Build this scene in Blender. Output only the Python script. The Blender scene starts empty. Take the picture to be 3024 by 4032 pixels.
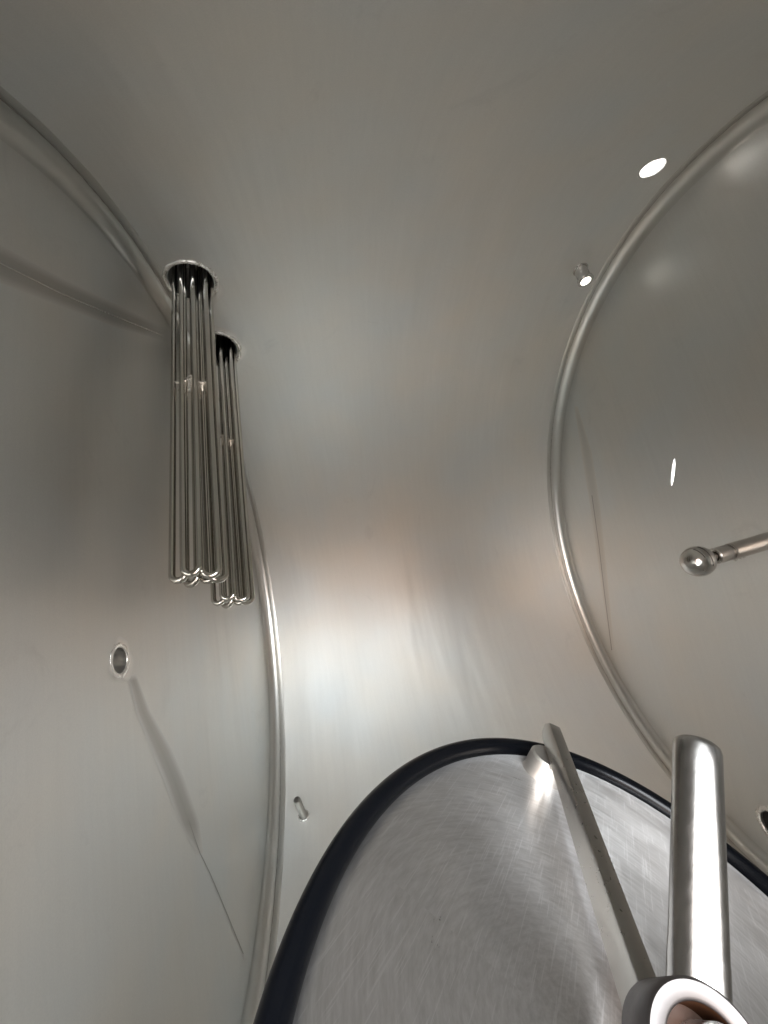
import bpy, bmesh, math, random
from mathutils import Vector, Matrix
random.seed(7)
S = bpy.context.scene
COL = S.collection
PI = math.pi

# ------------------------------------------------------------------ camera
CAM = Vector((0.0, -1.0533, 0.0))
RIGHT = Vector((0.98307745, -0.0556712, -0.17452632))
DOWN = Vector((-0.15813437, 0.22305233, -0.96189458))
FWD = Vector((0.09247833, 0.97321548, 0.21047419))
FPX = 1644.81
cd = bpy.data.cameras.new('camera'); cam = bpy.data.objects.new('camera', cd); COL.objects.link(cam)
cd.sensor_fit = 'VERTICAL'; cd.sensor_height = 24; cd.sensor_width = 18
cd.lens = 24 * FPX / 4032
cd.clip_start = 0.005; cd.clip_end = 100
cam.matrix_world = Matrix.Translation(CAM) @ Matrix((RIGHT, -DOWN, -FWD)).transposed().to_4x4()
S.camera = cam
S.view_settings.view_transform = 'Standard'; S.view_settings.look = 'None'
S.view_settings.gamma = 1; S.view_settings.use_curve_mapping = False
S.view_settings.exposure = 2.12

# ------------------------------------------------------------------ light: the bright room outside the open manway
w = bpy.data.worlds.new('World'); S.world = w; w.use_nodes = True
nt = w.node_tree; bg = nt.nodes['Background']
tc = nt.nodes.new('ShaderNodeTexCoord'); nz = nt.nodes.new('ShaderNodeTexNoise'); cr = nt.nodes.new('ShaderNodeValToRGB')
nz.inputs['Scale'].default_value = 2.2; nz.inputs['Detail'].default_value = 1.5
nt.links.new(tc.outputs['Generated'], nz.inputs['Vector']); nt.links.new(nz.outputs['Fac'], cr.inputs['Fac'])
cr.color_ramp.elements[0].position = .35; cr.color_ramp.elements[0].color = (.30, .22, .17, 1)
cr.color_ramp.elements[1].position = .66; cr.color_ramp.elements[1].color = (.80, .84, .88, 1)
nt.links.new(cr.outputs['Color'], bg.inputs['Color']); bg.inputs['Strength'].default_value = 2.0

def area(name, loc, target, sx, sy, power, color, spread=180):
    l = bpy.data.lights.new(name, 'AREA'); l.shape = 'RECTANGLE'; l.size = sx; l.size_y = sy
    l.energy = power; l.color = color; l.spread = math.radians(spread)
    o = bpy.data.objects.new(name, l); COL.objects.link(o); o.location = loc
    o.rotation_euler = (Vector(target) - Vector(loc)).to_track_quat('-Z', 'Y').to_euler()
    return o
area('window_light', (0.15, -2.6, 0.9), (0, -1, 0), 1.35, 1.4, 50, (0.92, 0.97, 1.0))
area('side_window_light', (0.85, -2.4, 0.35), (0.1, -1, -.15), 0.30, 0.9, 14, (0.86, 0.93, 1.0))
area('warm_room_light', (-0.95, -2.4, 0.35), (0, -1, 0), 0.5, 1.2, 15, (1.0, 0.76, 0.66))
area('extra_warm_light', (0.42, -2.5, -0.15), (0.1, -1, -.15), 0.28, 0.8, 1.6, (1.0, 0.66, 0.50))  # added warm lamp, puts a brown-pink reflection on door plate and handle

# ------------------------------------------------------------------ materials
def newmat(name):
    m = bpy.data.materials.new(name); m.use_nodes = True
    return m, m.node_tree, m.node_tree.nodes['Principled BSDF']
def N(nt, kind, **kw):
    n = nt.nodes.new('ShaderNode' + kind)
    for k, v in kw.items():
        if k in n.inputs: n.inputs[k].default_value = v
        else: setattr(n, k, v)
    return n
def steel(name, base=(.60, .575, .535), rough=.30, vary=.06, stretch=(1, 1, 1), scale=40, bump=.02, spots=0., aniso=0., metal=1.0, tint=.04, lum=0.):
    m, nt, b = newmat(name)
    b.inputs['Metallic'].default_value = metal
    L = nt.links.new
    tc = N(nt, 'TexCoord'); mp = N(nt, 'Mapping'); mp.inputs['Scale'].default_value = stretch
    L(tc.outputs['Object'], mp.inputs['Vector'])
    n1 = N(nt, 'TexNoise', Scale=scale, Detail=5.0, Roughness=.65); L(mp.outputs[0], n1.inputs['Vector'])
    n2 = N(nt, 'TexNoise', Scale=2.3, Detail=4.0, Roughness=.6); L(tc.outputs['Object'], n2.inputs['Vector'])
    n3 = N(nt, 'TexNoise', Scale=3.1, Detail=2.0); L(tc.outputs['Object'], n3.inputs['Vector'])
    # roughness
    r1 = N(nt, 'MapRange'); r1.inputs['From Min'].default_value = .3; r1.inputs['From Max'].default_value = .7
    r1.inputs['To Min'].default_value = rough - vary; r1.inputs['To Max'].default_value = rough + vary
    mx = N(nt, 'Math', operation='MULTIPLY_ADD'); mx.inputs[1].default_value = .5
    L(n1.outputs['Fac'], mx.inputs[0])
    mh = N(nt, 'Math', operation='MULTIPLY'); mh.inputs[1].default_value = .5; L(n2.outputs['Fac'], mh.inputs[0]); L(mh.outputs[0], mx.inputs[2])
    L(mx.outputs[0], r1.inputs['Value']); L(r1.outputs[0], b.inputs['Roughness'])
    # colour: slight warm / cool drift of the mill finish
    cr = N(nt, 'ValToRGB'); e = cr.color_ramp.elements
    e[0].position = .3; e[1].position = .7
    e[0].color = (base[0] * (1 + tint), base[1], base[2] * (1 - tint), 1); e[1].color = (base[0] * (1 - tint), base[1], base[2] * (1 + tint), 1)
    L(n3.outputs['Fac'], cr.inputs['Fac']); col = cr.outputs['Color']
    if lum:                       # rolled streaks, a fine mottle and a few dull water marks
        fg = N(nt, 'TexNoise', Scale=420., Detail=2.0); L(tc.outputs['Object'], fg.inputs['Vector'])
        st = N(nt, 'TexNoise', Scale=5., Detail=6.0, Roughness=.7, Distortion=1.2); L(tc.outputs['Object'], st.inputs['Vector'])
        sm = N(nt, 'MapRange'); sm.inputs['From Min'].default_value = .62; sm.inputs['From Max'].default_value = .74
        sm.inputs['To Min'].default_value = 0; sm.inputs['To Max'].default_value = -.07; L(st.outputs['Fac'], sm.inputs['Value'])
        q1 = N(nt, 'Math', operation='MULTIPLY_ADD'); q1.inputs[1].default_value = lum * 2; q1.inputs[2].default_value = 1 - lum * 2; L(n1.outputs['Fac'], q1.inputs[0])
        q2 = N(nt, 'Math', operation='MULTIPLY_ADD'); q2.inputs[1].default_value = lum * 2.4; L(fg.outputs['Fac'], q2.inputs[0]); L(q1.outputs[0], q2.inputs[2])
        q3 = N(nt, 'Math', operation='ADD'); L(q2.outputs[0], q3.inputs[0]); L(sm.outputs[0], q3.inputs[1])
        ml = N(nt, 'MixRGB', blend_type='MULTIPLY'); ml.inputs['Fac'].default_value = 1
        L(col, ml.inputs[1]); L(q3.outputs[0], ml.inputs[2]); col = ml.outputs[0]
    if spots:
        v = N(nt, 'TexVoronoi', Scale=spots); L(tc.outputs['Object'], v.inputs['Vector'])
        m2 = N(nt, 'MapRange'); m2.inputs['From Min'].default_value = .02; m2.inputs['From Max'].default_value = .05
        m2.inputs['To Min'].default_value = .55; m2.inputs['To Max'].default_value = 1
        L(v.outputs['Distance'], m2.inputs['Value'])
        mm = N(nt, 'MixRGB', blend_type='MULTIPLY'); mm.inputs['Fac'].default_value = 1
        L(col, mm.inputs[1]); L(m2.outputs[0], mm.inputs[2]); col = mm.outputs[0]
    L(col, b.inputs['Base Color'])
    base_n = None
    if lum:
        mw = N(nt, 'Mapping'); mw.inputs['Scale'].default_value = tuple(4.5 if q > 2 else .8 for q in stretch); L(tc.outputs['Object'], mw.inputs['Vector'])
        nw = N(nt, 'TexNoise', Scale=2.2, Detail=2.0, Roughness=.45); L(mw.outputs[0], nw.inputs['Vector'])
        bw = N(nt, 'Bump', Strength=.30, Distance=.014); L(nw.outputs['Fac'], bw.inputs['Height']); base_n = bw.outputs[0]
    bp = N(nt, 'Bump', Strength=bump, Distance=.002)
    if base_n: L(base_n, bp.inputs['Normal'])
    L(n1.outputs['Fac'], bp.inputs['Height']); L(bp.outputs[0], b.inputs['Normal'])
    if aniso:
        b.inputs['Anisotropic'].default_value = aniso
    return m
M_SHELL = steel('mill finish steel', base=(.715, .708, .675), metal=.80, rough=.50, vary=.05, stretch=(9, .5, .5), scale=9, bump=.03, tint=.03, lum=.05)
M_HEAD = steel('mill finish head steel', base=(.665, .658, .625), metal=.84, rough=.45, vary=.05, stretch=(1, 9, .5), scale=9, bump=.02, tint=.03, lum=.05)
M_GROUND = steel('ground weld strip steel', base=(.58, .57, .535), metal=.92, rough=.30, vary=.015, scale=12, bump=.005)
M_WELD = steel('weld bead steel', base=(.80, .78, .74), metal=.8, rough=.25, vary=.12, scale=120, bump=.5)
M_LINE = steel('weld line steel', base=(.36, .34, .31), rough=.4, vary=.05, scale=80, bump=.2)
M_ELEM = steel('drawn tube steel', base=(.60, .585, .54), rough=.12, vary=.04, stretch=(1, 1, .05), scale=400, bump=.02)
M_POL = steel('polished steel', base=(.62, .60, .57), rough=.17, vary=.06, scale=80, bump=.02)
M_BAR = steel('ground bar steel', base=(.36, .35, .325), rough=.30, vary=.05, stretch=(1, 1, 1), scale=160, bump=.0)
M_BOSS = steel('turned boss steel', base=(.42, .41, .385), rough=.46, vary=.04, scale=80, bump=.01)
M_HUB = steel('dull turned steel', base=(.07, .065, .063), rough=.5, vary=.04, scale=200, bump=.02)
M_SIDE = steel('worn tube steel', base=(.42, .41, .395), rough=.24, vary=.08, stretch=(1, 1, .15), scale=260, bump=.05)
m, nt_, b_ = newmat('black rubber'); M_RUB = m
b_.inputs['Base Color'].default_value = (.0010, .0012, .0017, 1); b_.inputs['Roughness'].default_value = .27; b_.inputs['Specular IOR Level'].default_value = .12
tcx = N(nt_, 'TexCoord'); nn = N(nt_, 'TexNoise', Scale=300., Detail=3.); nt_.links.new(tcx.outputs['Object'], nn.inputs['Vector'])
bpx = N(nt_, 'Bump', Strength=.06, Distance=.001); nt_.links.new(nn.outputs['Fac'], bpx.inputs['Height']); nt_.links.new(bpx.outputs[0], b_.inputs['Normal'])
m, nt_, b_ = newmat('lit sight glass'); M_LAMP = m
b_.inputs['Base Color'].default_value = (.9, .88, .8, 1); b_.inputs['Emission Color'].default_value = (1, .96, .86, 1); b_.inputs['Emission Strength'].default_value = 1.3
m, nt_, b_ = newmat('brown thread grease'); M_RUST = m
b_.inputs['Base Color'].default_value = (.030, .012, .005, 1); b_.inputs['Roughness'].default_value = .45; b_.inputs['Metallic'].default_value = 0; b_.inputs['Specular IOR Level'].default_value = .15
m, nt_, b_ = newmat('dark cap'); M_DARK = m
b_.inputs['Base Color'].default_value = (.03, .028, .025, 1); b_.inputs['Roughness'].default_value = .5

BRX = -.045
# door plate: concentric brushing and random scratches
m, nt_, b_ = newmat('brushed door steel'); M_DOOR = m
L = nt_.links.new
b_.inputs['Metallic'].default_value = .97; b_.inputs['Anisotropic'].default_value = .88; b_.inputs['Anisotropic Rotation'].default_value = .25
tcx = N(nt_, 'TexCoord'); sp = N(nt_, 'SeparateXYZ'); off = N(nt_, 'VectorMath', operation='SUBTRACT'); off.inputs[1].default_value = (BRX, -.055, 0)   # centre of the brushing arcs
L(tcx.outputs['Object'], off.inputs[0]); L(off.outputs[0], sp.inputs[0])
def mth(op, a, b=None):
    n = N(nt_, 'Math', operation=op)
    for i, v in enumerate((a, b)):
        if v is None: continue
        if isinstance(v, (int, float)): n.inputs[i].default_value = v
        else: L(v, n.inputs[i])
    return n.outputs[0]
wob = N(nt_, 'TexNoise', Scale=3., Detail=0.); L(tcx.outputs['Object'], wob.inputs['Vector'])
rad = mth('SQRT', mth('ADD', mth('MULTIPLY', sp.outputs[0], sp.outputs[0]), mth('MULTIPLY', sp.outputs[1], sp.outputs[1])))
rad = mth('ADD', rad, mth('MULTIPLY', wob.outputs['Fac'], .03))
ang = mth('ARCTAN2', sp.outputs[1], sp.outputs[0])
tcb = N(nt_, 'CombineXYZ'); L(mth('MULTIPLY', sp.outputs[1], -1.), tcb.inputs[0]); L(sp.outputs[0], tcb.inputs[1])
tvt = N(nt_, 'VectorTransform'); tvt.vector_type = 'VECTOR'; tvt.convert_from = 'OBJECT'; tvt.convert_to = 'WORLD'
L(tcb.outputs[0], tvt.inputs[0]); tnm = N(nt_, 'VectorMath', operation='NORMALIZE'); L(tvt.outputs[0], tnm.inputs[0]); L(tnm.outputs[0], b_.inputs['Tangent'])
cb = N(nt_, 'CombineXYZ'); L(mth('MULTIPLY', rad, 1100.), cb.inputs[0]); L(mth('MULTIPLY', ang, 9.), cb.inputs[1])
br = N(nt_, 'TexNoise', Scale=1., Detail=4., Roughness=.7); L(cb.outputs[0], br.inputs['Vector'])
cl = N(nt_, 'TexNoise', Scale=9., Detail=3.); L(tcx.outputs['Object'], cl.inputs['Vector'])
# straight scratches in two directions
def scratch(rot, sx, sy, lo, hi):
    mpx = N(nt_, 'Mapping'); mpx.inputs['Rotation'].default_value = (0, 0, rot); mpx.inputs['Scale'].default_value = (sx, sy, 1)
    L(tcx.outputs['Object'], mpx.inputs['Vector'])
    sc = N(nt_, 'TexNoise', Scale=1., Detail=0., Distortion=.5); L(mpx.outputs[0], sc.inputs['Vector'])
    scm = N(nt_, 'MapRange'); scm.inputs['From Min'].default_value = lo; scm.inputs['From Max'].default_value = hi; L(sc.outputs['Fac'], scm.inputs['Value'])
    return scm.outputs[0]
s1 = scratch(.55, 1000, 26, .69, .78); s2 = scratch(1.9, 900, 30, .71, .80); s3 = scratch(-.3, 700, 12, .74, .82)
scr = mth('MAXIMUM', mth('MAXIMUM', s1, s2), s3)
cb2 = N(nt_, 'CombineXYZ'); L(mth('MULTIPLY', rad, 330.), cb2.inputs[0]); L(mth('MULTIPLY', ang, 6.), cb2.inputs[1])
br2 = N(nt_, 'TexNoise', Scale=1., Detail=3., Roughness=.7); L(cb2.outputs[0], br2.inputs['Vector'])
wv = N(nt_, 'TexNoise', Scale=9., Detail=1.); L(tcx.outputs['Object'], wv.inputs['Vector'])
hgt = mth('ADD', mth('MULTIPLY', br.outputs['Fac'], .5), br2.outputs['Fac'])
b0_ = N(nt_, 'Bump', Strength=.85, Distance=.013); L(wv.outputs['Fac'], b0_.inputs['Height'])
bp = N(nt_, 'Bump', Strength=.035, Distance=.0008); L(hgt, bp.inputs['Height']); L(b0_.outputs[0], bp.inputs['Normal']); L(bp.outputs[0], b_.inputs['Normal'])
rr = mth('ADD', mth('MULTIPLY', br2.outputs['Fac'], .10), mth('MULTIPLY', cl.outputs['Fac'], .26))
L(mth('ADD', mth('ADD', rr, .15), mth('MULTIPLY', scr, .03)), b_.inputs['Roughness'])
ccr = N(nt_, 'ValToRGB'); e_ = ccr.color_ramp.elements
e_[0].position = .25; e_[0].color = (.44, .43, .42, 1); e_[1].position = .75; e_[1].color = (.60, .59, .585, 1)
L(mth('ADD', br2.outputs['Fac'], mth('MULTIPLY', scr, .30)), ccr.inputs['Fac']); L(ccr.outputs['Color'], b_.inputs['Base Color'])

# ------------------------------------------------------------------ helpers
def obj(name, bm, mat, parent=None, smooth=40):
    me = bpy.data.meshes.new(name); bm.normal_update(); bm.to_mesh(me); bm.free()
    o = bpy.data.objects.new(name, me); COL.objects.link(o)
    for mm in (mat if isinstance(mat, (list, tuple)) else [mat]): me.materials.append(mm)
    if smooth:
        for p in me.polygons: p.use_smooth = True
        me.set_sharp_from_angle(angle=math.radians(smooth))
    if parent: o.parent = parent
    return o
def empty(name, label, cat, loc=(0, 0, 0), group=None):
    o = bpy.data.objects.new(name, None); COL.objects.link(o); o.location = loc; o.empty_display_size = .05
    o['label'] = label; o['category'] = cat
    if group: o['group'] = group
    return o
def basis(d, up=(0, 0, 1)):
    d = Vector(d).normalized(); u = Vector(up)
    if abs(d.dot(u)) > .95: u = Vector((1, 0, 0))
    a = d.cross(u).normalized(); return a, d.cross(a).normalized(), d
def tube(bm, pts, r, seg=20, cap=True):
    """tube through pts; r number or list"""
    pts = [Vector(p) for p in pts]; n = len(pts); rings = []
    rs = r if isinstance(r, (list, tuple)) else [r] * n
    t0 = (pts[1] - pts[0]).normalized(); a, b, _ = basis(t0)
    for i, p in enumerate(pts):
        if i == 0: t = pts[1] - pts[0]
        elif i == n - 1: t = pts[-1] - pts[-2]
        else: t = (pts[i + 1] - pts[i]).normalized() + (pts[i] - pts[i - 1]).normalized()
        t.normalize()
        a = (a - t * a.dot(t)).normalized(); b = t.cross(a)
        rings.append([bm.verts.new(p + (a * math.cos(2 * PI * k / seg) + b * math.sin(2 * PI * k / seg)) * rs[i]) for k in range(seg)])
    for i in range(n - 1):
        for k in range(seg):
            bm.faces.new((rings[i][k], rings[i][(k + 1) % seg], rings[i + 1][(k + 1) % seg], rings[i + 1][k]))
    if cap:
        bm.faces.new(rings[0][::-1]); bm.faces.new(rings[-1])
    return bm
def lathe(bm, prof, origin, axis, seg=48, closed=False, wob=0.):
    """prof: list of (dist along axis, radius)"""
    a, b, d = basis(axis); o = Vector(origin); rings = []
    jit = [(random.uniform(-1, 1) * wob, random.uniform(-1, 1) * wob) for _ in range(seg)]
    for (s, r) in prof:
        if r < 1e-6: rings.append([bm.verts.new(o + d * s)])
        else: rings.append([bm.verts.new(o + d * (s + jit[k][0]) + (a * math.cos(2 * PI * k / seg) + b * math.sin(2 * PI * k / seg)) * (r + jit[k][1])) for k in range(seg)])
    pairs = list(zip(rings, rings[1:])) + ([(rings[-1], rings[0])] if closed else [])
    for A, B in pairs:
        for k in range(seg):
            k2 = (k + 1) % seg
            if len(A) == 1 and len(B) == 1: continue
            if len(A) == 1: bm.faces.new((A[0], B[k2], B[k]))
            elif len(B) == 1: bm.faces.new((A[k], A[k2], B[0]))
            else: bm.faces.new((A[k], A[k2], B[k2], B[k]))
    bmesh.ops.recalc_face_normals(bm, faces=bm.faces)
    return bm
def cutter(origin, axis, r, back, front, seg=64, ry=None, up=(0, 0, 1)):
    bm = bmesh.new(); a, b, d = basis(axis, up); o = Vector(origin); ry = ry or r
    R = [[bm.verts.new(o + d * s + a * math.cos(2 * PI * k / seg) * r + b * math.sin(2 * PI * k / seg) * ry) for k in range(seg)] for s in (-back, front)]
    for k in range(seg): bm.faces.new((R[0][k], R[0][(k + 1) % seg], R[1][(k + 1) % seg], R[1][k]))
    bm.faces.new(R[0][::-1]); bm.faces.new(R[1]); bmesh.ops.recalc_face_normals(bm, faces=bm.faces)
    me = bpy.data.meshes.new('cut'); bm.to_mesh(me); bm.free()
    o_ = bpy.data.objects.new('cut', me); COL.objects.link(o_); return o_
def cut(o, cutters, nfun):
    for c in cutters:
        md = o.modifiers.new('b', 'BOOLEAN'); md.operation = 'DIFFERENCE'; md.solver = 'EXACT'; md.object = c
    dg = bpy.context.evaluated_depsgraph_get(); dg.update()
    me = bpy.data.meshes.new_from_object(o.evaluated_get(dg)); o.modifiers.clear()
    old = o.data; o.data = me; me.name = old.name; bpy.data.meshes.remove(old)
    for c in cutters: bpy.data.objects.remove(c)
    nor = []
    for p in me.polygons:
        p.use_smooth = True
        for vi in p.vertices:
            v = me.vertices[vi].co; n = nfun(v)
            if n is None: nor.append(p.normal); continue
            dt = n.dot(p.normal)
            nor.append(n if dt > .97 else (-n if dt < -.97 else p.normal))
    me.normals_split_custom_set([tuple(x) for x in nor])

# ------------------------------------------------------------------ pixels of the photo only served to measure; these are metres
XL, XR = -.4147, 1.0364            # seams of the two heads, tank radius 1
KN = .038                          # knuckle radius
DL, DR = .02, .02                  # dish depth
def head_profile(x0, s, dish):
    pr = []
    for i in range(13):
        t = i / 12 * PI / 2
        pr.append((x0 + s * KN * math.sin(t), 1 - KN + KN * math.cos(t)))
    for i in range(1, 25):
        r = (1 - KN) * (1 - i / 24); pr.append((x0 + s * (KN + dish * (1 - (r / (1 - KN)) ** 2)), r))
    return pr
def head_x(x0, s, dish, r): return x0 + s * (KN + dish * (1 - (r / (1 - KN)) ** 2))
def on_head(u, v, x0, s, dish, lift=.0008):
    """point of the head's inner face seen along a measured direction"""
    d = (RIGHT * ((u - 1512) / FPX) + DOWN * ((v - 2016) / FPX) + FWD).normalized(); x = x0 + s * KN
    for _ in range(8):
        P = CAM + d * ((x - CAM.x) / d.x); x = head_x(x0, s, dish, math.hypot(P.y, P.z))
    return P - Vector((s * lift, 0, 0))
def on_shell(u, v):
    d = (RIGHT * ((u - 1512) / FPX) + DOWN * ((v - 2016) / FPX) + FWD).normalized()
    a = d.y ** 2 + d.z ** 2; b = CAM.y * d.y; c = CAM.y ** 2 - 1
    return CAM + d * ((-b + math.sqrt(b * b - a * c)) / a)

tank = empty('brewing_tank', 'inside of a round stainless steel brewing tank with smeared mill finish and welded end seams', 'tank', (0, 0, -1))
def under(o, p):
    o.parent = p; o.matrix_parent_inverse = Matrix.Translation(-Vector(p.location)); return o

# shell
HD = Vector((0.02, -0.22, -1)).normalized()
H1 = on_shell(753, 1105); H2 = on_shell(861, 1375)
PORT1 = on_shell(2570, 662); FER = on_shell(2285, 1060); PIN = on_shell(1196, 3212)
bm = bmesh.new(); SEG = 360; xs = [XL + (XR - XL) * i / 12 for i in range(13)]
inner = [[bm.verts.new((x, math.cos(2 * PI * k / SEG), math.sin(2 * PI * k / SEG))) for k in range(SEG)] for x in xs]
outer = [[bm.verts.new((x, 1.006 * math.cos(2 * PI * k / SEG), 1.006 * math.sin(2 * PI * k / SEG))) for k in range(SEG)] for x in (XL, XR)]
for i in range(12):
    for k in range(SEG): bm.faces.new((inner[i][k], inner[i][(k + 1) % SEG], inner[i + 1][(k + 1) % SEG], inner[i + 1][k]))
for k in range(SEG):
    k2 = (k + 1) % SEG
    bm.faces.new((outer[0][k], outer[1][k], outer[1][k2], outer[0][k2]))
    bm.faces.new((inner[0][k], outer[0][k], outer[0][k2], inner[0][k2]))
    bm.faces.new((inner[-1][k], inner[-1][k2], outer[1][k2], outer[1][k]))
bmesh.ops.recalc_face_normals(bm, faces=bm.faces)
shell = obj('shell', bm, M_SHELL, smooth=0)
def rn(v):
    n = Vector((0, v.y, v.z)); return n.normalized() if n.length > .9 else None
P1AX = Vector((0, PORT1.y, PORT1.z)).normalized()
cut(shell, [cutter(H1, -HD, .062, .12, .12), cutter(H2, -HD, .062, .12, .12),
            cutter(PORT1, P1AX, .030, .1, .1),
            cutter((.08, -1, -.09), (0, 1, 0), .37, .3, .25, seg=128, ry=.285)], rn)
under(shell, tank)

# heads
PL = on_head(472, 2600, XL, -1, DL, 0); HR = on_head(3040, 3250, XR, 1, DR, 0); SL = on_head(2650, 1860, XR, 1, DR, 0)
for x0, s, dish, cuts in ((XL, -1, DL, [('c', PL, .024)]), (XR, 1, DR, [('c', HR, .034), ('s', SL, .0062)])):
    bm = bmesh.new(); pr = head_profile(x0, s, dish); out = [(x + s * .007, r + (.006 if r > .9 else 0)) for x, r in pr]
    out = [(x0, 1.006)] + out
    pts = pr + out[::-1]
    rings = []
    for (x, r) in pts:
        rings.append([bm.verts.new((x, 0, 0))] if r < 1e-6 else [bm.verts.new((x, r * math.cos(2 * PI * k / SEG), r * math.sin(2 * PI * k / SEG))) for k in range(SEG)])
    for A, B in zip(rings, rings[1:] + rings[:1]):
        for k in range(SEG):
            k2 = (k + 1) % SEG
            if len(A) == 1 and len(B) == 1: continue
            if len(A) == 1: bm.faces.new((A[0], B[k2], B[k]))
            elif len(B) == 1: bm.faces.new((A[k], A[k2], B[0]))
            else: bm.faces.new((A[k], A[k2], B[k2], B[k]))
    bmesh.ops.recalc_face_normals(bm, faces=bm.faces)
    hd = obj('end_head', bm, [M_HEAD, M_GROUND], smooth=0)
    for p in hd.data.polygons:
        c = p.center
        if math.hypot(c.y, c.z) > 1 - KN + .004: p.material_index = 1
    def hn(v, x0=x0, s=s, dish=dish):
        r = math.hypot(v.y, v.z)
        if r > 1 - KN:
            c = Vector((x0, v.y / r * (1 - KN), v.z / r * (1 - KN))); n = v - c
            return n.normalized() if abs(n.length - KN) < .001 else None
        if abs(v.x - head_x(x0, s, dish, r)) > .0035: return None
        k = 2 * dish * r / (1 - KN) ** 2
        if r < 1e-4: return Vector((s, 0, 0))
        return Vector((s, v.y / r * k, v.z / r * k)).normalized()
    cs = []
    for kind, P, r in cuts:
        if kind == 'c': cs.append(cutter(P, (s, 0, 0), r, .06, .06))
        else: cs.append(cutter(P, (1, 0, 0), r, .06, .06, seg=48, ry=.047, up=(0, -.62, 1)))
    cut(hd, cs, hn)
    under(hd, tank)
    # ground strip on the shell side of the seam and the thin weld line
    bm = bmesh.new()
    A = [];
    for (x, r) in ((x0 - s * .0195, .99985), (x0 - s * .0188, .9993), (x0 - s * .0015, .9993), (x0 - s * .0008, .99985)):
        A.append([bm.verts.new((x + .0006 * math.sin(k * .7) * math.sin(k * .13), r * math.cos(2 * PI * k / SEG), r * math.sin(2 * PI * k / SEG))) for k in range(SEG)])
    for i in range(3):
        for k in range(SEG): bm.faces.new((A[i][k], A[i][(k + 1) % SEG], A[i + 1][(k + 1) % SEG], A[i + 1][k]))
    o = obj('ground_strip', bm, M_GROUND, smooth=60); under(o, tank)
    bm = bmesh.new(); SG = 1440; tp = []
    prev = 0
    rings = []
    for k in range(SG):
        th = 2 * PI * k / SG; prev = .9 * prev + random.uniform(-.0003, .0003); rr_ = .0010 + .0003 * math.sin(k * .9) * math.sin(k * .07)
        c = Vector((x0 + prev, .9996 * math.cos(th), .9996 * math.sin(th))); rd = Vector((0, -math.cos(th), -math.sin(th)))
        rings.append([bm.verts.new(c + rd * (rr_ * math.sin(a)) + Vector((rr_ * 1.3 * math.cos(a), 0, 0))) for a in (0, PI / 4, PI / 2, 3 * PI / 4, PI)])
    for k in range(SG):
        for j in range(4): bm.faces.new((rings[k][j], rings[k][j + 1], rings[(k + 1) % SG][j + 1], rings[(k + 1) % SG][j]))
    o = obj('seam_weld', bm, M_LINE, smooth=80); under(o, tank)

def ribbon(name, pts, mat):
    """pts: (u, v, half-width px in direction perpendicular)"""
    pass
def strip(name, ctrl, x0, s, dish, mat, lift, n=40):
    """flat ground strip on a head between measured edge points: ctrl = [(uA,vA,uB,vB), ...]"""
    bm = bmesh.new(); rows = []
    for i in range(n + 1):
        t = i / n * (len(ctrl) - 1); j = min(int(t), len(ctrl) - 2); t -= j
        a = [ctrl[j][q] * (1 - t) + ctrl[j + 1][q] * t for q in range(4)]
        row = []
        for e in range(5):
            f_ = e / 4; row.append(bm.verts.new(on_head(a[0] * (1 - f_) + a[2] * f_, a[1] * (1 - f_) + a[3] * f_, x0, s, dish, lift)))
        rows.append(row)
    for A, B in zip(rows, rows[1:]):
        for e in range(4): bm.faces.new((A[e], A[e + 1], B[e + 1], B[e]))
    for f in bm.faces:
        f.normal_update()
        if f.normal.x * s > 0: f.normal_flip()
    o = obj(name, bm, mat, smooth=60); under(o, tank)
    at = o.data.color_attributes.new('soft', 'FLOAT_COLOR', 'POINT')
    for i in range(n + 1):
        g = min(1, i / 3, (n - i) / 6)
        for e in range(5): q = g * (0, .8, 1, .8, 0)[e]; at.data[i * 5 + e].color = (q, q, q, 1)
    return o
def soften(m, c0):
    # the ground finish fades into the mill finish at the strip's edges
    nt = m.node_tree; b = nt.nodes['Principled BSDF']; at = nt.nodes.new('ShaderNodeAttribute'); at.attribute_name = 'soft'
    mx = nt.nodes.new('ShaderNodeMixRGB'); src = b.inputs['Base Color'].links[0].from_socket
    nt.links.new(at.outputs['Fac'], mx.inputs['Fac']); mx.inputs[1].default_value = c0; nt.links.new(src, mx.inputs[2]); nt.links.new(mx.outputs[0], b.inputs['Base Color'])
    return m
M_STRIP = soften(steel('dull ground strip steel', base=(.40, .385, .355), metal=.78, rough=.42, vary=.03, scale=30, bump=.01), (.65, .638, .606, 1))
M_STRIP2 = soften(steel('faint ground strip steel', base=(.58, .555, .51), metal=.78, rough=.42, vary=.03, scale=30, bump=.01), (.66, .64, .597, 1))
strip('ground_strip', [(500, 2665, 535, 2655), (513, 2707, 552, 2700), (536, 2809, 590, 2800), (598, 2965, 675, 2950), (647, 3083, 728, 3073), (703, 3239, 782, 3230), (771, 3367, 800, 3357)], XL, -1, DL, M_STRIP, .0006)
strip('seam_weld', [(740, 3230, 743, 3230), (783, 3357, 786, 3357), (822, 3435, 825, 3435), (885, 3584, 888, 3584), (955, 3756, 958, 3756)], XL, -1, DL, M_LINE, .0010)
strip('ground_strip', [(-60, 935, -60, 1090), (0, 965, 0, 1115), (250, 1100, 250, 1210), (480, 1210, 460, 1290), (668, 1300, 668, 1350)], XL, -1, DL, M_STRIP, .0006)
strip('seam_weld', [(-60, 1012, -60, 1016), (0, 1035, 0, 1039), (250, 1160, 250, 1163), (480, 1255, 480, 1258), (640, 1320, 640, 1323)], XL, -1, DL, M_WELD, .0010)
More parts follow.
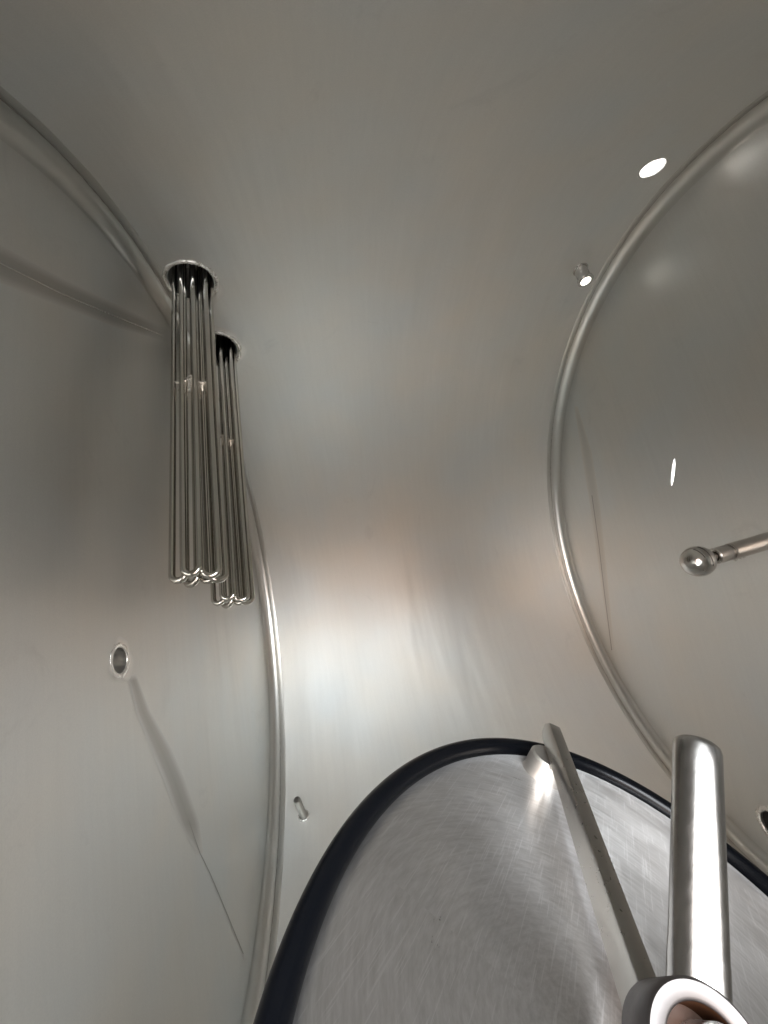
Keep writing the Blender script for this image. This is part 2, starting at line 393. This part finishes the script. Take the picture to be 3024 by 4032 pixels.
strip('ground_strip', [(2262, 1600, 2275, 1600), (2290, 1780, 2330, 1780), (2325, 2000, 2365, 2000), (2360, 2250, 2390, 2250), (2405, 2560, 2420, 2560)], XR, 1, DR, M_STRIP2, .0006)
strip('seam_weld', [(2330, 1950, 2333, 1950), (2358, 2150, 2361, 2150), (2380, 2340, 2383, 2340), (2408, 2560, 2411, 2560)], XR, 1, DR, M_LINE, .0010)

# necks of the openings
def neck(name, P, axis, r, L_, mat, cap=None, weld=True, wr=.004):
    bm = bmesh.new(); lathe(bm, [(.001, r), (L_, r), (L_, r + .004), (.001, r + .004)], P, axis, closed=True, seg=64)
    o = obj(name, bm, mat, smooth=40); under(o, tank)
    if cap:
        bm = bmesh.new(); lathe(bm, [(L_, 0), (L_, r + .012), (L_ + .01, r + .012), (L_ + .01, 0)], P, axis, seg=48)
        c = obj('end_cap', bm, cap, smooth=40); c.parent = o
    return o
def weld_ring(P, axis, r, surf, w_=.005, h_=.003, seg=96, parent=None):
    """irregular weld bead following the shell (surf 'shell') or a head ('L'/'R')"""
    a, b, d = basis(axis); bm = bmesh.new(); rings = []
    for k in range(seg):
        t = 2 * PI * k / seg; e = a * math.cos(t) + b * math.sin(t); jit = 1 + .18 * math.sin(k * .55) * math.sin(k * .17 + 1) + random.uniform(-.03, .03)
        ring = []
        for q in range(6):
            ph = PI * q / 5; off = r + w_ * .15 + w_ * (.5 - .5 * math.cos(ph)) * jit; hh = h_ * math.sin(ph) * jit + .0002
            Q = Vector(P) + e * off
            if surf == 'shell':
                # slide along axis to the shell
                A_ = d.y ** 2 + d.z ** 2; B_ = Q.y * d.y + Q.z * d.z; C_ = Q.y ** 2 + Q.z ** 2 - 1
                Q = Q + d * ((-B_ + math.sqrt(max(0, B_ * B_ - A_ * C_))) / A_); n = -Vector((0, Q.y, Q.z)).normalized()
            else:
                x0, s, dish = (XL, -1, DL) if surf == 'L' else (XR, 1, DR)
                Q.x = head_x(x0, s, dish, math.hypot(Q.y, Q.z)); n = Vector((-s, 0, 0))
            ring.append(bm.verts.new(Q + n * hh))
        rings.append(ring)
    for k in range(seg):
        for q in range(5): bm.faces.new((rings[k][q], rings[k][q + 1], rings[(k + 1) % seg][q + 1], rings[(k + 1) % seg][q]))
    bmesh.ops.recalc_face_normals(bm, faces=bm.faces)
    o = obj('weld_bead', bm, M_WELD, smooth=70)
    o.parent = parent
    return o
n1 = neck('heater_port', H1, -HD, .062, .14, M_GROUND, M_BAR); weld_ring(H1, -HD, .062, 'shell', w_=.012, h_=.006, parent=n1)
n2 = neck('heater_port', H2, -HD, .062, .14, M_GROUND, M_BAR); weld_ring(H2, -HD, .062, 'shell', w_=.013, h_=.006, parent=n2)
n3 = neck('vent_port', PORT1, P1AX, .030, .024, M_POL); weld_ring(PORT1, P1AX, .030, 'shell', w_=.003, h_=.001, parent=n3)
n4 = neck('drain_port', PL, (-1, 0, 0), .024, .034, M_GROUND, M_WELD); weld_ring(PL, (-1, 0, 0), .024, 'L', w_=.008, h_=.002, parent=n4)
n5 = neck('dark_port', HR, (1, 0, 0), .034, .12, M_DARK, M_DARK); weld_ring(HR, (1, 0, 0), .034, 'R', w_=.012, h_=.003, parent=n5)

M_HALO = soften(steel('buffed patch steel', base=(.80, .785, .75), metal=.86, rough=.34, vary=.05, scale=40, bump=.01), (.69, .675, .64, 1))
def halo(P, axis, r, w_, surf, parent, sd):
    rnd = random.Random(sd); ph = [rnd.uniform(0, 6.28) for _ in range(4)]
    a, b, d = basis(axis); bm = bmesh.new(); SGN = 96; rings = []
    for k in range(SGN):
        t = 2 * PI * k / SGN; e = a * math.cos(t) + b * math.sin(t)
        wd = w_ * (1 + .55 * math.sin(t + ph[0]) + .35 * math.sin(3 * t + ph[1]) + .15 * math.sin(7 * t + ph[2]))
        ring = []
        for q in range(5):
            Q = Vector(P) + e * (r + .002 + max(.004, wd) * q / 4)
            if surf == 'shell':
                A_ = d.y ** 2 + d.z ** 2; B_ = Q.y * d.y + Q.z * d.z; C_ = Q.y ** 2 + Q.z ** 2 - 1
                Q = Q + d * ((-B_ + math.sqrt(max(0, B_ * B_ - A_ * C_))) / A_); n = -Vector((0, Q.y, Q.z)).normalized()
            else:
                x0, s, dish = (XL, -1, DL) if surf == 'L' else (XR, 1, DR)
                Q.x = head_x(x0, s, dish, math.hypot(Q.y, Q.z)); n = Vector((-s, 0, 0))
            ring.append(bm.verts.new(Q + n * .0007))
        rings.append(ring)
    for k in range(SGN):
        for q in range(4): bm.faces.new((rings[k][q], rings[k][q + 1], rings[(k + 1) % SGN][q + 1], rings[(k + 1) % SGN][q]))
    bmesh.ops.recalc_face_normals(bm, faces=bm.faces)
    o = obj('buffed_patch', bm, M_HALO, smooth=70); at = o.data.color_attributes.new('soft', 'FLOAT_COLOR', 'POINT')
    for i in range(SGN * 5): q = (1, .9, .7, .35, 0)[i % 5]; at.data[i].color = (q, q, q, 1)
    o.parent = parent
halo(H1, -HD, .062, .020, 'shell', n1, 3); halo(H2, -HD, .062, .020, 'shell', n2, 5)
halo(PL, (-1, 0, 0), .024, .014, 'L', n4, 8); halo(HR, (1, 0, 0), .034, .010, 'R', n5, 9)

# ------------------------------------------------------------------ heating elements
def bundle(P, label, splay):
    t = empty('heating_element', label, 'heating element', P, 'bundles of U shaped heating tubes')
    d = HD; a = (RIGHT - d * RIGHT.dot(d)).normalized(); b = -(FWD - d * FWD.dot(d)).normalized()   # a to the right, b towards the opening
    LN = .91; R_ = .0067; sp_ = .0150
    us = [(-.0265, .014, 8, 1), (.001, .026, -4, 1), (.028, .013, -14, 1), (-.020, -.020, 22, 1), (.010, -.026, 5, 1), (.030, -.017, -40, 1)]
    for i, (x, y, yaw, _) in enumerate(us):
        ca, sa = math.cos(math.radians(yaw)), math.sin(math.radians(yaw))
        ln = LN + (0, -.004, .002, .001, -.002, .003)[i]
        cx, cy = Vector((x, y)), Vector((ca, sa))
        def pt(side, s):
            k = (s / ln) ** 2 * splay[i]
            return a * (x + side * ca * sp_ + k) + b * (y + side * sa * sp_) + d * s
        pts = [pt(-1, s) for s in [-.13 + (ln - sp_ + .13) * j / 16 for j in range(17)]]
        for j in range(1, 12):
            th = PI * j / 12; k = splay[i]
            pts.append(a * (x - math.cos(th) * ca * sp_ + k) + b * (y - math.cos(th) * sa * sp_) + d * (ln - sp_ + math.sin(th) * sp_))
        pts += [pt(1, s) for s in [-.13 + (ln - sp_ + .13) * j / 16 for j in range(16, -1, -1)]]
        bm = bmesh.new(); tube(bm, pts, R_, seg=20); obj('heating_tube', bm, M_ELEM, t, smooth=60)
    # thin spacer plate clipped between the tubes
    bm = bmesh.new(); s0 = .40; lay = []
    for z in (0, .0014):
        ring = []
        for k in range(48):
            th = 2 * PI * k / 48; rr_ = .030 + .013 * max(0, math.sin(6 * th)) ** 3
            ring.append(bm.verts.new(a * rr_ * 1.05 * math.cos(th) + b * rr_ * .9 * math.sin(th) + d * (s0 + z + .004 * math.sin(3 * th))))
        lay.append(ring)
    for k in range(48): bm.faces.new((lay[0][k], lay[0][(k + 1) % 48], lay[1][(k + 1) % 48], lay[1][k]))
    bm.faces.new(lay[0][::-1]); bm.faces.new(lay[1]); bmesh.ops.recalc_face_normals(bm, faces=bm.faces)
    obj('spacer_plate', bm, M_WELD, t, smooth=30)
    return t
bundle(H1, 'nearer, larger looking bundle of U bent steel heating tubes beside the left seam', (0, .003, .007, .001, .003, .005))
bundle(H2, 'farther bundle of U bent steel heating tubes, partly hidden behind the nearer bundle', (0, .001, .002, 0, .001, .002))

# ------------------------------------------------------------------ small fittings
# lit stub
AX = -Vector((0, FER.y, FER.z)).normalized()
t = empty('sight_lamp', 'short steel stub with a glowing round lens, on the shell beside the right seam', 'lamp', FER)
bm = bmesh.new(); lathe(bm, [(-.004, .026), (.002, .025), (.003, .021), (.040, .021), (.046, .025), (.054, .026), (.056, .0245), (.056, .0170), (.0535, .0160), (.0535, .0)], (0, 0, 0), AX, seg=48)
obj('stub', bm, M_POL, t)
bm = bmesh.new(); lathe(bm, [(.0550, .0), (.0556, .0150), (.0550, .0158)], (0, 0, 0), AX, seg=40)
obj('lens', bm, M_LAMP, t)
# probe pin
AX = -Vector((0, PIN.y, PIN.z)).normalized()
t = empty('probe_sleeve', 'small blunt grey steel probe sleeve sticking out of the shell low beside the left seam', 'probe', PIN)
bm = bmesh.new(); lathe(bm, [(-.004, .017), (.006, .016), (.012, .0125), (.125, .0125), (.130, .0105), (.131, .0)], (0, 0, 0), AX, seg=32)
obj('sleeve', bm, M_BAR, t)
bm = bmesh.new(); lathe(bm, [(-.002, .0215), (.004, .0195), (.006, .0162)], (0, 0, 0), AX, seg=32, wob=.0006)
obj('weld_bead', bm, M_WELD, t, smooth=70)
# spray ball
BALL = CAM + (RIGHT * ((2748 - 1512) / FPX) + DOWN * ((2210 - 2016) / FPX) + FWD) * .95
ROOT = Vector((1.07, -.085, -.012)); bx = (ROOT - BALL).normalized()
t = empty('spray_ball', 'shiny steel spray ball with thin dark slots on the end of a stepped pipe', 'spray ball', BALL)
bm = bmesh.new(); prof = []
R_ = .0345
def sph(t0, t1, n, r=R_): return [(-r * 1.0 * math.cos(t0 + (t1 - t0) * i / n), r * math.sin(t0 + (t1 - t0) * i / n)) for i in range(n + 1)]
lathe(bm, [(-R_, 0)] + sph(.05, .92 * PI, 30), (0, 0, 0), bx, seg=64)
ball = obj('ball', bm, M_POL, t, smooth=80)
# slots, cut as dark grooves lying on the ball: arcs around the pipe axis
a, b, d = basis(bx)
def arc(name, s, t0, t1, r=.0009):
    rr_ = math.sqrt(R_ ** 2 - s ** 2) + .0001; bm = bmesh.new()
    tube(bm, [d * s + (a * math.cos(t0 + (t1 - t0) * i / 30) + b * math.sin(t0 + (t1 - t0) * i / 30)) * rr_ for i in range(31)], r, seg=8)
    o = obj(name, bm, M_DARK, t, smooth=60); o.parent = ball; return o
upv = (-DOWN - d * (-DOWN).dot(d)).normalized(); t_up = math.atan2(upv.dot(b), upv.dot(a))
cv = (-FWD - d * (-FWD).dot(d)).normalized(); t_c = math.atan2(cv.dot(b), cv.dot(a))
dlt = (t_c - t_up + PI) % (2 * PI) - PI
arc('spray_slot', -.002, t_up + .1 * dlt, t_up + 1.15 * dlt); arc('spray_slot', -.0145, t_up + .1 * dlt, t_up + .72 * dlt, .0007)
bm = bmesh.new(); bmesh.ops.create_uvsphere(bm, u_segments=12, v_segments=8, radius=.0013)
o = obj('spray_hole', bm, M_DARK, ball); o.location = (-bx * .020 + (cv * .86 - upv * .50) * .0278)
bm = bmesh.new(); lathe(bm, [(.030, .0105), (.060, .0105)], (0, 0, 0), bx, seg=32); obj('neck', bm, M_POL, t)
PLEN = (ROOT - BALL).length
bm = bmesh.new(); lathe(bm, [(.058, .0105), (.052, .0120), (.051, .0165), (.053, .0185), (.100, .0185), (.101, .0178), (.102, .0188), (.106, .0198), (PLEN, .0205)], (0, 0, 0), bx, seg=40); obj('pipe', bm, M_POL, t)
bm = bmesh.new()
for k in range(7):
    c = d * (.118 + k * .006) + DOWN * .0195; pts = [c + Vector((random.uniform(-.002, .002), random.uniform(-.002, .002), -.0012 * q + random.uniform(-.001, .001))) for q in range(5)]
    tube(bm, pts, .0006, seg=6)
obj('thread_tape', bm, M_WELD, t, smooth=60)

# ------------------------------------------------------------------ manway door
DC = Vector((0.14314989, -0.7521308, -0.282892))
A2 = Vector((0.54663738, 0.83729153, 0.01142224)); DN = Vector((0.47392175, -0.32059454, 0.8201325)); A1 = A2.cross(DN)
flip = -1 if A1.dot(Vector((0.69035, -0.4429, -0.57206))) < 0 else 1
door = empty('manway_door', 'oval brushed steel manway door with black rubber gasket, crossbar and handle, swung inside the tank', 'hatch door')
door.matrix_world = Matrix.Translation(DC) @ Matrix((A1, A2, DN)).transposed().to_4x4()
EA, EB = .21863, .29267
def ell(k, n, da=0., h=0.):
    t = 2 * PI * k / n; p = Vector((EA * math.cos(t), EB * math.sin(t), h)); nn = Vector((math.cos(t) / EA, math.sin(t) / EB, 0)).normalized()
    return p + nn * da
# plate with slight dome and a raised edge under the gasket
bm = bmesh.new(); NS = 256; rows = []
def dome(f): return .004 + .010 * (1 - f ** 2.2)
for f in [i / 30 for i in range(1, 31)]:
    rows.append([bm.verts.new(Vector((ell(k, NS, -.013).x * f, ell(k, NS, -.013).y * f, dome(f) - .006))) for k in range(NS)])
for da, h in ((-.0115, -.0030), (-.0085, -.0035), (-.004, -.006), (-.004, -.012)):
    rows.append([bm.verts.new(ell(k, NS, da, h)) for k in range(NS)])
c = bm.verts.new((0, 0, dome(0) - .006))
for k in range(NS): bm.faces.new((c, rows[0][k], rows[0][(k + 1) % NS]))
for A, B in zip(rows, rows[1:]):
    for k in range(NS): bm.faces.new((A[k], B[k], B[(k + 1) % NS], A[(k + 1) % NS]))
bm.faces.new(rows[-1][::-1])
obj('plate', bm, M_DOOR, door, smooth=35)
# gasket: rounded section with a small inner lip
bm = bmesh.new(); rings = []
sec = [(.0090 * math.cos(2 * PI * q / 24), .0095 * math.sin(2 * PI * q / 24)) for q in range(24)]
for k in range(NS): rings.append([bm.verts.new(ell(k, NS, x, h)) for x, h in sec])
for k in range(NS):
    for q in range(24): bm.faces.new((rings[k][q], rings[(k + 1) % NS][q], rings[(k + 1) % NS][(q + 1) % 24], rings[k][(q + 1) % 24]))
bmesh.ops.recalc_face_normals(bm, faces=bm.faces)
obj('gasket', bm, M_RUB, door, smooth=80)
# crossbar
def LV(x, y, z): return Vector((x * flip, y, z))
b0 = LV(-.030, -.045, .036); b1 = LV(-.1235, .232, .0365)
def bar(p0, p1, wd, ht, name, mat, bev=.0015):
    d = (p1 - p0).normalized(); s = d.cross(Vector((0, 0, 1))).normalized(); u = s.cross(d); bm = bmesh.new()
    ln = (p1 - p0).length; n = 24; secs = []
    prof = []
    for i in range(n + 1): prof.append((i / n * (ln - .03), 0))
    V = []
    for i in range(n + 1):
        x = ln * i / n; h0 = -ht / 2; tp = ht / 2
        # rounded outer end in the plane of the bar's height
        e = ln - x
        if e < .014: dd = .014 - math.sqrt(max(0, .014 ** 2 - (.014 - e) ** 2)); tp -= dd * .55; h0 += dd * .3
        V.append([bm.verts.new(p0 + d * x + s * (sx * wd / 2) + u * hz) for sx, hz in ((-1, h0), (1, h0), (1, tp), (-1, tp))])
    for A, B in zip(V, V[1:]):
        for q in range(4): bm.faces.new((A[q], A[(q + 1) % 4], B[(q + 1) % 4], B[q]))
    bm.faces.new(V[0][::-1]); bm.faces.new(V[-1]); bmesh.ops.recalc_face_normals(bm, faces=bm.faces)
    es = [e for e in bm.edges if len(e.link_faces) == 2 and e.calc_face_angle(0) > .8]
    bmesh.ops.bevel(bm, geom=es, offset=bev, segments=2, profile=.5, affect='EDGES')
    return obj(name, bm, mat, door, smooth=35)
br_ = bar(b0, b1, .0135, .022, 'crossbar', M_BAR)
bm = bmesh.new(); bp0 = LV(-.111, .196, .0)
lathe(bm, [(-.004, .0), (-.004, .025), (.002, .023), (.020, .0215), (.0225, .019), (.0225, .0)], bp0, (0, 0, 1), seg=48); o = obj('boss', bm, M_BOSS, door); 
# hub
hc = LV(-.021, -.081, .071); hn_ = LV(-.01, -.67, .74).normalized()
bm = bmesh.new(); lathe(bm, [(-.042, 0), (-.042, .0225), (-.040, .0245), (-.002, .0245), (0, .0232), (0, .0178), (-.0012, .0165), (-.03, .0165)], hc, hn_, seg=72); hub = obj('hub', bm, M_HUB, door, smooth=50)
bm = bmesh.new(); lathe(bm, [(-.0015, .0164), (-.024, .0158), (-.025, 0)], hc, hn_, seg=48); o = obj('bore', bm, M_RUST, hub)
M_THR = steel('threaded rod steel', base=(.74, .74, .74), rough=.30, vary=.1, stretch=(3, 1, 1), scale=220, bump=.3)
bm = bmesh.new(); lathe(bm, [(-.024, .0108), (.0002, .0108), (.0010, .0098), (.0010, 0)], hc + LV(.0052, .0030, .002), hn_, seg=48); o = obj('stud', bm, M_THR, hub)
bm = bmesh.new(); q0 = hc - hn_ * .036; tube(bm, [q0, Vector((q0.x, q0.y, .004))], .013, seg=32); obj('pivot_post', bm, M_SIDE, door)
# handle
h0 = LV(-.0184, -.0565, .0597); hb = LV(-.022, -.043, .075); h1 = LV(-.043, .030, .162)
hd_ = (h1 - hb).normalized(); ln = (h1 - h0).length
bm = bmesh.new(); lathe(bm, [(.012, .0), (.012, .0136), (.028, .0135)] + [(.03 + (ln - .045) * i / 6, .0133) for i in range(7)] + [(ln - .005, .0133), (ln - .002, .0124), (ln - .0004, .0105), (ln, .0085), (ln, 0)], hb - hd_ * ((hb - h0).length), hd_, seg=64)
obj('handle', bm, M_SIDE, door, smooth=35)
